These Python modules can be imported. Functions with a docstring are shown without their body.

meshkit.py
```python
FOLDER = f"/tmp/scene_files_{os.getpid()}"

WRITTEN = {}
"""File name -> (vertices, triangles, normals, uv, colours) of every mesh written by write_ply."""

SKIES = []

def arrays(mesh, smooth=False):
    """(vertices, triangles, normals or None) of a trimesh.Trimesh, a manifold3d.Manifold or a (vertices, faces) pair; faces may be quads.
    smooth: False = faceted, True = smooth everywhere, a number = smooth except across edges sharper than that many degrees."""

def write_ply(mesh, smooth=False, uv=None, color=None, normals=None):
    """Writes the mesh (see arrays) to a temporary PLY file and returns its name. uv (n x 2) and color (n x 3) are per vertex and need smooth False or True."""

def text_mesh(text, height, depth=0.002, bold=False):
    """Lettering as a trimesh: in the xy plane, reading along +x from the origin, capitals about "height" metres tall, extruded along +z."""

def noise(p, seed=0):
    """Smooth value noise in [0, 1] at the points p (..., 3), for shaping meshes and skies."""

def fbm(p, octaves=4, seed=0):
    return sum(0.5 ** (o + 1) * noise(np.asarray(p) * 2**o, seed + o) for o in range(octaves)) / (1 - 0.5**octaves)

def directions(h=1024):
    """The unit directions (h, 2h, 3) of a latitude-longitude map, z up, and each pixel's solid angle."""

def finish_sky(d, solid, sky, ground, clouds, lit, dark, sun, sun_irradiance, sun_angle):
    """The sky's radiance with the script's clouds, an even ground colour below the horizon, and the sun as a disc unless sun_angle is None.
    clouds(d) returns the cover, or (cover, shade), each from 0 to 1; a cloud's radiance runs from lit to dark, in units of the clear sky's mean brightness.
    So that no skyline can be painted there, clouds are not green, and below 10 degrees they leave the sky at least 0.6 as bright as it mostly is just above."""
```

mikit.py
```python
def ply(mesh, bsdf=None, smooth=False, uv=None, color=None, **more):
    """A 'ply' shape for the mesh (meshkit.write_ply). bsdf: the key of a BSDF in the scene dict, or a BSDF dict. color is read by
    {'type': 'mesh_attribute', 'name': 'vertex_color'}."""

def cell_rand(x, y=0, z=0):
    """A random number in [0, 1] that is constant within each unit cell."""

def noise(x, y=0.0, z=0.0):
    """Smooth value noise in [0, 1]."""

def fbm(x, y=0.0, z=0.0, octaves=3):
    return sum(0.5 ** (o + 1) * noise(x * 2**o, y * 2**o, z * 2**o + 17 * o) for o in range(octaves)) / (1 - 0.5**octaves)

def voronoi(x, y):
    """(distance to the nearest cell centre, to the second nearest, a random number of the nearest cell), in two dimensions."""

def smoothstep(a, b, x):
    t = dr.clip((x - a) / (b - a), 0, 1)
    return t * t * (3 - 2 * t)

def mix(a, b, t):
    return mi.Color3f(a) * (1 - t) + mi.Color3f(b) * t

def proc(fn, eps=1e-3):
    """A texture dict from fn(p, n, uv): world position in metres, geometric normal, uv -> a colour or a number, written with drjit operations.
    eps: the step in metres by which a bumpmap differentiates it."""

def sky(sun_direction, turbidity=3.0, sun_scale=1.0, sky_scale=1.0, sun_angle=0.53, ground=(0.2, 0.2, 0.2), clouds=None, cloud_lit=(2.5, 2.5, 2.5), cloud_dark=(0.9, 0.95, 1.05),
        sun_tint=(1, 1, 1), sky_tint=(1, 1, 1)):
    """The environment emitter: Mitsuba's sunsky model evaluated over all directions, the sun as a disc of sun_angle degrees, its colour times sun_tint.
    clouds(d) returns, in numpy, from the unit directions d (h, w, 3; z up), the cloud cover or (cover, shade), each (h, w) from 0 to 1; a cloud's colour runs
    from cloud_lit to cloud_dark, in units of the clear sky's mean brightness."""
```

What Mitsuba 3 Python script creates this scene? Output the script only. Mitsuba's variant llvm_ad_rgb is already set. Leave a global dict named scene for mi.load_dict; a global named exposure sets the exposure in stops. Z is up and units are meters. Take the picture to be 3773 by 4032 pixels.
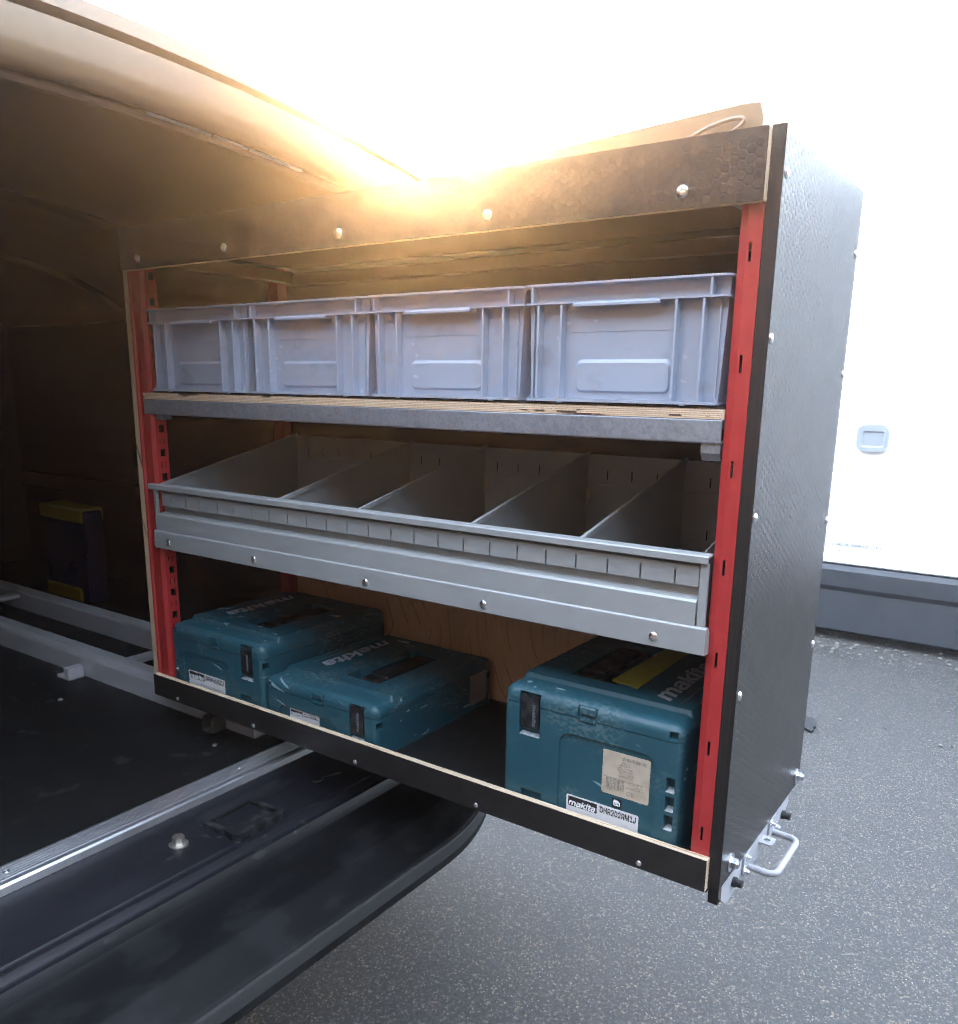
import math, random
import numpy as np, trimesh, manifold3d as m3
import drjit as dr
import mitsuba as mi
import mikit, meshkit
from mikit import proc, noise, fbm, voronoi, cell_rand, smoothstep, mix
from shapely.geometry import Polygon, box as sbox, Point
from shapely import affinity, union_all

T = mi.ScalarTransform4f
random.seed(7)
rng = np.random.default_rng(7)
scene, labels = {}, {}

# ------------------------------------------------------------------ camera, sky, exposure
CAM = np.array([1.61899, -1.03428, 0.73091])
FWD = np.array([-0.55665, 0.79821, -0.23023])
UPV = np.array([-0.14329, 0.18073, 0.97304])
scene['camera'] = {'type': 'perspective', 'fov': 59.60, 'fov_axis': 'x', 'near_clip': 0.05, 'far_clip': 3000.0,
                   'principal_point_offset_x': 0.0, 'principal_point_offset_y': -0.0684,
                   'to_world': T().look_at(origin=CAM.tolist(), target=(CAM + FWD).tolist(), up=UPV.tolist())}
SUN = np.array([-0.602, 0.746, 0.303])
scene['sky_light'] = mikit.sky(SUN, turbidity=3, clouds=lambda d: np.full(d.shape[:2], 0.55), cloud_lit=(1.30, 1.42, 1.62),
                               cloud_dark=(0.9, 0.95, 1.05), sun_tint=(1.12, 0.86, 0.68), sun_scale=0.4)
exposure = 6.8

# ------------------------------------------------------------------ mesh helpers
def bx(x0, x1, y0, y1, z0, z1, c=0.0):
    """a box, its edges cut back by c"""
    c = min(c, 0.49 * (x1 - x0), 0.49 * (y1 - y0), 0.49 * (z1 - z0))
    if c <= 0:
        return trimesh.creation.box(bounds=[[x0, y0, z0], [x1, y1, z1]])
    pts = []
    for x, sx in ((x0, 1), (x1, -1)):
        for y, sy in ((y0, 1), (y1, -1)):
            for z, sz in ((z0, 1), (z1, -1)):
                pts += [(x, y + sy * c, z + sz * c), (x + sx * c, y, z + sz * c), (x + sx * c, y + sy * c, z)]
    return trimesh.convex.convex_hull(np.array(pts))

def cat(*ms):
    out = []
    for m in ms:
        out += list(m) if isinstance(m, (list, tuple)) else [m]
    return trimesh.util.concatenate([to_tm(m) for m in out])

def to_tm(m):
    if isinstance(m, m3.Manifold):
        q = m.to_mesh()
        return trimesh.Trimesh(np.array(q.vert_properties[:, :3]), np.array(q.tri_verts), process=False)
    return m

def ex(poly, axis, a, b):
    """extrude a shapely polygon along an axis: 'x' takes (y, z), 'y' takes (x, z), 'z' takes (x, y)"""
    polys = getattr(poly, 'geoms', [poly])
    ms = [trimesh.creation.extrude_polygon(p, b - a, engine='earcut') for p in polys if p.area > 1e-9]
    m = trimesh.util.concatenate(ms)
    v = np.array(m.vertices)
    if axis == 'z':
        nv = np.stack([v[:, 0], v[:, 1], v[:, 2] + a], 1)
        return trimesh.Trimesh(nv, m.faces, process=False)
    if axis == 'y':   # (x, z) -> flips
        nv = np.stack([v[:, 0], v[:, 2] + a, v[:, 1]], 1)
        return trimesh.Trimesh(nv, m.faces[:, ::-1], process=False)
    nv = np.stack([v[:, 2] + a, v[:, 0], v[:, 1]], 1)
    return trimesh.Trimesh(nv, m.faces, process=False)

def rrect(x0, x1, y0, y1, r, seg=6):
    return sbox(x0 + r, y0 + r, x1 - r, y1 - r).buffer(r, quad_segs=seg)

def mf(m):
    """trimesh -> Manifold"""
    m = m.copy(); m.merge_vertices()
    return m3.Manifold(m3.Mesh(np.asarray(m.vertices, np.float32), np.asarray(m.faces, np.uint32)))

def mbox(x0, x1, y0, y1, z0, z1):
    return m3.Manifold.cube([x1 - x0, y1 - y0, z1 - z0]).translate([x0, y0, z0])

def rot_to(m, axis):
    m = m.copy()
    if axis == 'x': m.apply_transform(trimesh.transformations.rotation_matrix(math.pi / 2, [0, 1, 0]))
    if axis == 'y': m.apply_transform(trimesh.transformations.rotation_matrix(math.pi / 2, [1, 0, 0]))
    return m

def cyl(p, axis, r, h, sides=20):
    m = trimesh.creation.cylinder(radius=r, height=h, sections=sides)
    m = rot_to(m, axis); m.apply_translation(p); return m

def tube(path, r, sides=12):
    """a round bar along a polyline"""
    P = np.array(path, float); n = len(P)
    tan = np.gradient(P, axis=0); tan /= np.linalg.norm(tan, axis=1, keepdims=True)
    ref = np.array([0.0, 0.0, 1.0]); V = []
    for i in range(n):
        t = tan[i]
        a = np.cross(t, ref)
        if np.linalg.norm(a) < 1e-3: a = np.cross(t, [0, 1.0, 0])
        a /= np.linalg.norm(a); b = np.cross(t, a); ref = np.cross(a, t) if False else ref
        for k in range(sides):
            w = 2 * math.pi * k / sides
            V.append(P[i] + r * (a * math.cos(w) + b * math.sin(w)))
    F = []
    for i in range(n - 1):
        for k in range(sides):
            p, q = i * sides + k, i * sides + (k + 1) % sides
            F += [[p, q, q + sides], [p, q + sides, p + sides]]
    V += [P[0], P[-1]]
    for k in range(sides):
        F += [[len(V) - 2, (k + 1) % sides, k], [len(V) - 1, (n - 1) * sides + k, (n - 1) * sides + (k + 1) % sides]]
    m = trimesh.Trimesh(np.array(V), np.array(F), process=False); trimesh.repair.fix_normals(m); return m

def sheet(xs, ys, zf, thick=0.01):
    """a curved slab: heights zf(x, y) on a grid, closed below"""
    X, Y = np.meshgrid(xs, ys, indexing='ij'); Z = zf(X, Y)
    top = np.stack([X, Y, Z], -1).reshape(-1, 3); bot = top - [0, 0, thick]
    nx, ny = len(xs), len(ys); F = []
    for i in range(nx - 1):
        for j in range(ny - 1):
            a, b, c, d = i * ny + j, (i + 1) * ny + j, (i + 1) * ny + j + 1, i * ny + j + 1
            F += [[a, b, c], [a, c, d]]
    F = np.array(F); N = len(top); G = F[:, ::-1] + N; S = []
    def wall(idx):
        for a, b in zip(idx[:-1], idx[1:]):
            S.extend([[a, a + N, b + N], [a, b + N, b]])
    wall([j for j in range(ny)][::-1]); wall([(nx - 1) * ny + j for j in range(ny)])
    wall([i * ny for i in range(nx)]); wall([i * ny + ny - 1 for i in range(nx)][::-1])
    return trimesh.Trimesh(np.vstack([top, bot]), np.vstack([F, G, np.array(S)]), process=False)

def text_on(text, height, origin, right, up, depth=0.0006, bold=False, width=None, shear=0.0):
    """flat lettering whose baseline starts at origin, reading along right"""
    m = meshkit.text_mesh(text, height, depth, bold)
    v = np.array(m.vertices)
    v[:, 0] += shear * v[:, 1]
    v[:, 0] -= v[:, 0].min()
    if width: v[:, 0] *= width / v[:, 0].max()
    r, u = np.array(right, float), np.array(up, float); n = np.cross(r, u)
    w = np.array(origin) + v[:, :1] * r + v[:, 1:2] * u + v[:, 2:] * n
    return trimesh.Trimesh(w, m.faces, process=False)

# ------------------------------------------------------------------ scene helpers
def numbered(key):
    if key not in USED:
        USED.add(key); return key
    k = 1
    while f'{key}_{k:03d}' in USED: k += 1
    key = f'{key}_{k:03d}'; USED.add(key); return key
USED = set()

def thing(name, label, category, group=None, kind=None):
    key = numbered(name)
    labels[key] = {'label': label, 'category': category}
    if group: labels[key]['group'] = group
    if kind: labels[key]['kind'] = kind
    return key

def part(parent, name, mesh, bsdf, smooth=30, label=None, **kw):
    key = numbered(parent + '__' + name)
    scene[key] = mikit.ply(to_tm(mesh), bsdf, smooth=smooth, **kw)
    if label: labels[key] = {'label': label}
    return key

def single(name, mesh, bsdf, label, category, smooth=30, group=None):
    key = thing(name, label, category, group)
    scene[key] = mikit.ply(to_tm(mesh), bsdf, smooth=smooth)
    return key

def structure(name, mesh, bsdf, smooth=False, label=None):
    key = numbered(name)
    scene[key] = mikit.ply(to_tm(mesh), bsdf, smooth=smooth)
    labels[key] = {'kind': 'structure', 'label': label} if label else {'kind': 'structure'}
    return key

# ------------------------------------------------------------------ materials
def pr(name, base, rough=0.5, metallic=0.0, bump=None, bscale=1.0, **kw):
    b = {'type': 'principled', 'roughness': rough if not callable(rough) else proc(rough), 'metallic': metallic, **kw}
    b['base_color'] = proc(base) if callable(base) else {'type': 'rgb', 'value': list(base)}
    if bump is not None:
        fn, eps = bump
        b = {'type': 'bumpmap', 'bump_texture': proc(fn, eps), 'scale': bscale, 'bsdf': b}
    scene[name] = {'type': 'twosided', 'bsdf': b}

def fine(p, s): return fbm(p.x * s, p.y * s, p.z * s, octaves=3)

def side_rough(p, n, uv): return 0.32 + 0.08 * fine(p, 40)
def side_col(p, n, uv): return mix((0.015, 0.013, 0.0123), (0.022, 0.019, 0.018), fine(p, 35))
pr('phenolic_film', side_col, side_rough, specular=0.45)
def black_col(p, n, uv): return mix((0.005, 0.0048, 0.0047), (0.012, 0.0112, 0.0108), fine(p, 70))
pr('black_board', black_col, 0.55)
def edge_black(p, n, uv):
    s = smoothstep(0.55, 0.8, noise(p.x * 900, p.y * 3, p.z * 3)) * 0.5
    return mix((0.007, 0.006, 0.0055), (0.020, 0.016, 0.014), s)
pr('black_edge', edge_black, 0.55)

def ply_edge(p, n, uv):
    # veneers run along the shelf: pale and darker plies in turn, knots and saw burns here and there
    k = (p.z + 0.0003 * noise(p.x * 20, 3.0)) / 0.0025
    f = k - dr.floor(k); j = dr.floor(k)
    dark = smoothstep(0.58, 0.75, f) * (1 - smoothstep(0.90, 1.0, f))
    tone = noise(p.x * 28, j * 7.3, 1.0)
    c = mix((0.66, 0.53, 0.38), (0.54, 0.40, 0.27), tone)
    c = mix(c, mi.Color3f(0.26, 0.16, 0.10), dark)
    knot = smoothstep(0.77, 0.83, noise(p.x * 13 + 0.5 * noise(p.z * 300), j * 0.45, 9.0)) * smoothstep(0.45, 0.6, noise(p.x * 60, j * 2.1, 4.0))
    return mix(c, mi.Color3f(0.06, 0.03, 0.022), knot)
pr('ply_edge', ply_edge, 0.7)
def ply_pale(p, n, uv):
    k = (p.y + p.z * 0.0) / 0.0017; j = dr.floor(k)
    tone = noise(p.x * 30, j * 5.1, p.z * 30)
    c = mix((0.58, 0.47, 0.34), (0.46, 0.34, 0.22), tone)
    return mix(c, mi.Color3f(0.25, 0.15, 0.09), smoothstep(0.74, 0.84, noise(p.x * 22, j * 2.7, p.z * 22)) * 0.8)
pr('ply_pale', ply_pale, 0.7)
def ply_upright(p, n, uv):
    k = p.x / 0.0022; j = dr.floor(k)
    c = mix((0.56, 0.43, 0.28), (0.47, 0.33, 0.20), noise(j * 5.1, p.z * 14, 2.0))
    return mix(c, mi.Color3f(0.10, 0.06, 0.04), smoothstep(0.80, 0.86, noise(p.x * 110 + p.z * 40, p.z * 7, 5.0)))
pr('ply_upright', ply_upright, 0.7)
def wood_back(p, n, uv):
    w = p.x * 9 + 1.6 * fbm(p.x * 2.2, p.z * 5, 3.0) + 0.35 * p.z * 9
    ring = w * 3.2 - dr.floor(w * 3.2)
    line = smoothstep(0.80, 0.97, ring) * smoothstep(0.3, 0.55, noise(p.x * 30, p.z * 18, 2.0))
    grain = noise(p.x * 420, p.z * 45, 1.0)
    c = mix((0.50, 0.275, 0.15), (0.64, 0.38, 0.22), 0.6 * fbm(p.x * 7, p.z * 5, 8.0) + 0.4 * grain)
    return mix(c, mi.Color3f(0.20, 0.09, 0.045), line * 0.4)
pr('wood_back', wood_back, 0.5)

def galv(p, n, uv):
    d1, d2, r = voronoi(p.x * 260, (p.z + p.y) * 260)
    _, _, r2 = voronoi(p.x * 90 + 3, (p.z + p.y) * 90)
    return mix((0.20, 0.222, 0.255), (0.29, 0.315, 0.356), 0.6 * r + 0.4 * r2)
def galv_r(p, n, uv):
    _, _, r = voronoi(p.x * 260, (p.z + p.y) * 260)
    return 0.26 + 0.20 * r + 0.12 * noise(p.x * 12, p.y * 12, p.z * 30)
pr('galvanised', galv, galv_r, metallic=0.5)
pr('red_paint', lambda p, n, uv: mix((0.32, 0.0225, 0.0235), (0.376, 0.032, 0.0325), fine(p, 22)), 0.38, specular=0.5)
pr('grey_paint', lambda p, n, uv: mix((0.272, 0.284, 0.284), (0.305, 0.317, 0.317), fine(p, 18)), 0.34, metallic=0.1,
   bump=(lambda p, n, uv: 0.00004 * noise(p.x * 700, p.y * 700, p.z * 700), 3e-4))
pr('rail_grey', lambda p, n, uv: mix((0.4752, 0.4824, 0.504), (0.5328, 0.54, 0.5616), fine(p, 14)), 0.42, metallic=0.1)
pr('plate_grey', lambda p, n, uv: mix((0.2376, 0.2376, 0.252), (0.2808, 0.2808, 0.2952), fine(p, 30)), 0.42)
def crate_col(p, n, uv):
    c = mix((0.268, 0.312, 0.388), (0.302, 0.346, 0.422), fine(p, 14))
    scr = smoothstep(0.82, 0.88, noise(p.x * 40 + p.z * 130, p.y * 60, p.z * 34 - p.x * 50)) * smoothstep(0.5, 0.7, noise(p.x * 17, p.y * 17, p.z * 17 + 3))
    grime = smoothstep(0.55, 0.75, fbm(p.x * 26, p.y * 26, p.z * 26 + 8, octaves=4))
    return mix(mix(c, mi.Color3f(0.19, 0.20, 0.22), grime * 0.35), mi.Color3f(0.45, 0.48, 0.53), scr * 0.6)
pr('crate_plastic', crate_col, 0.42, bump=(lambda p, n, uv: 0.00003 * noise(p.x * 900, p.y * 900, p.z * 900), 3e-4))

def teal(p, n, uv):
    base = mix((0.014, 0.063, 0.083), (0.020, 0.080, 0.104), fine(p, 9))
    dust = smoothstep(0.50, 0.78, fbm(p.x * 16, p.y * 16, p.z * 16 + 4, octaves=4)) * smoothstep(0.35, 0.7, noise(p.x * 240, p.y * 240, p.z * 240))
    scr = smoothstep(0.80, 0.86, noise(p.x * 55 + p.z * 160, p.y * 70 - p.z * 30, p.z * 26)) * smoothstep(0.55, 0.7, noise(p.x * 21, p.y * 21, p.z * 21 + 7))
    return mix(mix(base, mi.Color3f(0.09, 0.14, 0.15), dust * 0.6), mi.Color3f(0.22, 0.33, 0.36), scr * 0.8)
def teal_r(p, n, uv): return 0.33 + 0.25 * fbm(p.x * 16, p.y * 16, p.z * 16 + 4)
pr('teal_plastic', teal, teal_r, specular=0.5, bump=(lambda p, n, uv: 0.00005 * noise(p.x * 500, p.y * 500, p.z * 500), 4e-4))
pr('black_plastic', lambda p, n, uv: mix((0.010, 0.010, 0.011), (0.03, 0.03, 0.03), smoothstep(0.4, 0.8, fine(p, 60))), 0.42)
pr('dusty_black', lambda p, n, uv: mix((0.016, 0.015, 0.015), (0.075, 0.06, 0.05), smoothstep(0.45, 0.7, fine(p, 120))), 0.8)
pr('ledge_dust', lambda p, n, uv: mix((0.16, 0.20, 0.21), (0.36, 0.38, 0.38), smoothstep(0.3, 0.7, fine(p, 150))), 0.9)
pr('logo_grey', (0.315, 0.33, 0.375), 0.5)
pr('logo_dark', (0.10, 0.12, 0.14), 0.5)
pr('white_label', lambda p, n, uv: mix((0.585, 0.585, 0.6), (0.525, 0.525, 0.54), smoothstep(0.5, 0.8, fine(p, 50))), 0.4)
pr('cream_label', lambda p, n, uv: mix((0.465, 0.3975, 0.3075), (0.375, 0.3075, 0.2325), smoothstep(0.35, 0.8, fine(p, 45))), 0.55)
pr('grey_label', (0.225, 0.2325, 0.2325), 0.55)
pr('print_black', (0.012, 0.012, 0.013), 0.5)
pr('print_brown', (0.20, 0.17, 0.14), 0.6)
pr('print_grey', (0.30, 0.30, 0.31), 0.6)
pr('white_print', (0.75, 0.75, 0.77), 0.45)
pr('tape_yellow', lambda p, n, uv: mix((0.315, 0.285, 0.0375), (0.375, 0.345, 0.0675), fine(p, 60)), 0.55)
pr('screw_metal', (0.78, 0.79, 0.82), 0.16, metallic=1.0)
pr('bolt_metal', (0.62, 0.59, 0.54), 0.45, metallic=1.0)
pr('raw_steel', (0.20, 0.19, 0.185), 0.35, metallic=0.7)
pr('aluminium', lambda p, n, uv: mix((0.62, 0.63, 0.66), (0.78, 0.79, 0.81), noise(p.x * 900, p.y * 9, 2.0)), 0.30, metallic=0.9)
pr('floor_black', lambda p, n, uv: mix(mix((0.004, 0.004, 0.004), (0.008, 0.0077, 0.0075), fine(p, 14)), mi.Color3f(0.03, 0.027, 0.024),
   smoothstep(0.66, 0.8, fine(p, 24)) * 0.5), 0.5)
def grain_bump(p, n, uv):
    d1, d2, r = voronoi(p.x * 420 + 0.3 * p.z * 420, p.y * 420)
    return 0.00022 * (d2 - d1)
pr('sill_plastic', lambda p, n, uv: mix(mix((0.008, 0.008, 0.0105), (0.013, 0.013, 0.0165), fine(p, 12)), mi.Color3f(0.07, 0.07, 0.075),
   smoothstep(0.72, 0.80, noise(p.x * 130, p.y * 60, p.z * 60)) * smoothstep(0.55, 0.8, fine(p, 11)) * 0.6), 0.42, specular=0.32, bump=(grain_bump, 3e-4))
def bumper_col(p, n, uv):
    dirt = smoothstep(0.48, 0.66, fbm(p.x * 22, p.y * 14, p.z * 14 + 2, octaves=4))
    return mix(mi.Color3f(0.005, 0.005, 0.0055), mi.Color3f(0.0095, 0.0095, 0.0105), dirt)
pr('bumper_plastic', bumper_col, lambda p, n, uv: 0.48 + 0.22 * fbm(p.x * 22, p.y * 14, p.z * 14 + 2), specular=0.18)
pr('bumper_lip', (0.0225, 0.02325, 0.02475), 0.55)
pr('rubber', (0.010, 0.010, 0.011), 0.35)
pr('glare_brown', lambda p, n, uv: mix((0.115, 0.072, 0.044), (0.145, 0.094, 0.058), fine(p, 6)), 0.28, specular=0.5)  # brown stands in for sun glare under the roof and rack top
pr('glare_tan', (0.17, 0.11, 0.06), 0.30, clearcoat=0.6, clearcoat_gloss=0.9)  # tan stands in for sun glare on the header and doors
pr('dark_trim', lambda p, n, uv: mix((0.006, 0.0055, 0.0055), (0.010, 0.009, 0.0085), fine(p, 10)), 0.6)
pr('white_paint', (0.84, 0.85, 0.86), 0.25, clearcoat=0.8, clearcoat_gloss=0.9)
pr('cladding_grey', lambda p, n, uv: mix((0.02475, 0.0286, 0.0352), (0.0341, 0.0385, 0.04565), fine(p, 8)), 0.5)
pr('handle_grey', (0.30, 0.33, 0.36), 0.4)
pr('tyre', (0.018, 0.018, 0.018), 0.8)
pr('blue_plastic', (0.006, 0.009, 0.04), 0.4)
pr('yellow_plastic', (0.20, 0.15, 0.01), 0.45)
pr('gap_light_tan', (0.40, 0.34, 0.24), 0.6)
scene['window_glass'] = {'type': 'thindielectric', 'int_ior': 1.5}
def stone(p, n, uv):
    d1, d2, r = voronoi(p.x * 200, p.y * 200)
    e1, e2, q = voronoi(p.x * 410 + 9, p.y * 410)
    tone = mix((0.037, 0.0362, 0.0348), (0.084, 0.0825, 0.0795), r * r)
    tone = mix(tone, mi.Color3f(0.17, 0.135, 0.10), smoothstep(0.90, 0.93, cell_rand(dr.floor(r * 9999), 3)))
    tone = mix(tone, mi.Color3f(0.42, 0.42, 0.42), smoothstep(0.985, 0.990, q) * 0.7)
    gap = smoothstep(0.02, 0.16, d2 - d1)
    return mix(mi.Color3f(0.02, 0.02, 0.021), tone, gap) * (0.88 + 0.24 * fbm(p.x * 1.3, p.y * 1.3))
def stone_bump(p, n, uv):
    d1, d2, r = voronoi(p.x * 200, p.y * 200)
    e1, e2, q = voronoi(p.x * 410 + 9, p.y * 410)
    return 0.0017 * smoothstep(0.0, 0.35, d2 - d1) * (0.4 + 0.6 * r) + 0.0006 * (e2 - e1)
pr('asphalt', stone, 0.62, bump=(stone_bump, 6e-4))
pr('gravel_stone', lambda p, n, uv: mix((0.06, 0.055, 0.048), (0.22, 0.205, 0.18), cell_rand(dr.floor(p.x * 60), dr.floor(p.y * 60))), 0.8)

# ------------------------------------------------------------------ ground
GZ = -0.58
structure('ground', ex(Polygon([(-60, GZ - 0.4), (-60, GZ), (2.40, GZ), (2.47, GZ - 0.035), (2.95, GZ - 0.060), (3.40, GZ - 0.035), (3.46, GZ), (60, GZ), (60, GZ - 0.4)]), 'x', -60, 60), 'asphalt')  # dip shaped into the asphalt so that this strip falls darker
def stones(n, xr, yr, s0, s1):
    out = []
    for _ in range(n):
        m = trimesh.creation.icosphere(subdivisions=0, radius=1.0)
        m.apply_scale(np.array([1, rng.uniform(0.6, 1), rng.uniform(0.35, 0.7)]) * rng.uniform(s0, s1))
        m.apply_transform(trimesh.transformations.rotation_matrix(rng.uniform(0, 6.28), [0, 0, 1]))
        m.apply_translation([rng.uniform(*xr), rng.normal(*yr), GZ + 0.006]); out.append(m)
    return cat(out)
k = numbered('gravel')
scene[k] = mikit.ply(cat(stones(500, (-1.5, 3.5), (3.47, 0.09), 0.004, 0.014), stones(160, (-1.5, 3.5), (2.42, 0.035), 0.003, 0.009)), 'gravel_stone', smooth=False)
labels[k] = {'kind': 'stuff', 'label': 'loose pale gravel along both edges of a dip added to darken the ground beyond the rack', 'category': 'gravel'}

# ------------------------------------------------------------------ the van that the rack slides out of
van = thing('cargo_van', 'open rear end of the van with black floor, roof lining coloured brown for the sun glare and black bumper', 'van')
part(van, 'floor', bx(-1.95, 0.336, -0.98, 0.74, -0.05, -0.02), 'floor_black')
yc, zc = -0.345, 1.106
def arch(y): return zc - 0.1236 * (y - yc) ** 2 - 0.9 * np.maximum(0, y - 0.45) ** 2
ys = np.linspace(-0.98, 0.76, 40)
def roofz(X, Y): return arch(Y) + 0.045 * np.clip((0.46 - X) / 0.14, 0, 1)
part(van, 'roof_lining', sheet(np.concatenate([[-1.95, -1.2], np.linspace(-0.6, 0.30, 7), np.linspace(0.33, 0.46, 5)]), ys, lambda X, Y: roofz(X, Y) + 0.012, 0.012), 'glare_brown')
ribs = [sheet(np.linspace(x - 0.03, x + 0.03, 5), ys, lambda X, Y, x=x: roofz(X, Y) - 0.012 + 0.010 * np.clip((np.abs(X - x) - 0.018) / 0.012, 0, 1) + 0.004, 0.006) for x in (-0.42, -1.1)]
for r in ribs: part(van, 'roof_rib', r, 'glare_brown')
# rear header: a rounded painted flange along the arched edge, and its rubber seal
hx = [(0.462, 0.040), (0.470, 0.008), (0.480, -0.004), (0.492, -0.004), (0.502, 0.006), (0.508, 0.025), (0.512, 0.060), (0.475, 0.066)]
def sweep_y(profile, ys, zf):
    n = len(profile); V = []; F = []
    for y in ys:
        for px, pz in profile: V.append((px, y, zf(y) + pz))
    for i in range(len(ys) - 1):
        for k_ in range(n):
            a, b = i * n + k_, i * n + (k_ + 1) % n
            F += [[a, b, b + n], [a, b + n, a + n]]
    V += [(np.mean([p[0] for p in profile]), ys[0], zf(ys[0]) + np.mean([p[1] for p in profile])), (np.mean([p[0] for p in profile]), ys[-1], zf(ys[-1]) + np.mean([p[1] for p in profile]))]
    N = len(V)
    for k_ in range(n):
        F += [[N - 2, (k_ + 1) % n, k_], [N - 1, (len(ys) - 1) * n + k_, (len(ys) - 1) * n + (k_ + 1) % n]]
    m = trimesh.Trimesh(np.array(V), np.array(F), process=False); trimesh.repair.fix_normals(m); return m
part(van, 'rear_header', sweep_y(hx, ys, arch), 'glare_tan', smooth=50)
part(van, 'rear_seal', sweep_y([(0.446, 0.010), (0.446, -0.006), (0.452, -0.012), (0.460, -0.010), (0.464, 0.0), (0.461, 0.012)], ys, arch), 'glare_brown', smooth=50)
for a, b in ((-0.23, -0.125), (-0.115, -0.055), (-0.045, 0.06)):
    part(van, 'reflection_strip', sweep_y([(0.4655, 0.0), (0.4655, -0.004), (0.470, -0.0055), (0.476, -0.0055), (0.476, 0.0)], np.linspace(a, b, 6), arch), 'plate_grey', smooth=False)  # pale strips standing in for reflections along the header
part(van, 'outer_roof', sheet(np.linspace(-2.0, 0.47, 4), ys, lambda X, Y: arch(Y) + 0.11, 0.02), 'glare_tan')
part(van, 'far_wall', bx(-1.95, 0.46, 0.742, 0.79, -0.25, 1.1), 'dark_trim')
part(van, 'near_wall', bx(-1.95, 0.46, -1.03, -0.982, -0.5, 1.1), 'dark_trim')
part(van, 'bulkhead', bx(-2.0, -1.952, -1.0, 0.76, -0.5, 1.1), 'dark_trim')
part(van, 'wall_batten', bx(-1.94, 0.40, 0.722, 0.741, 0.30, 0.36, 0.004), 'dark_trim')
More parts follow.
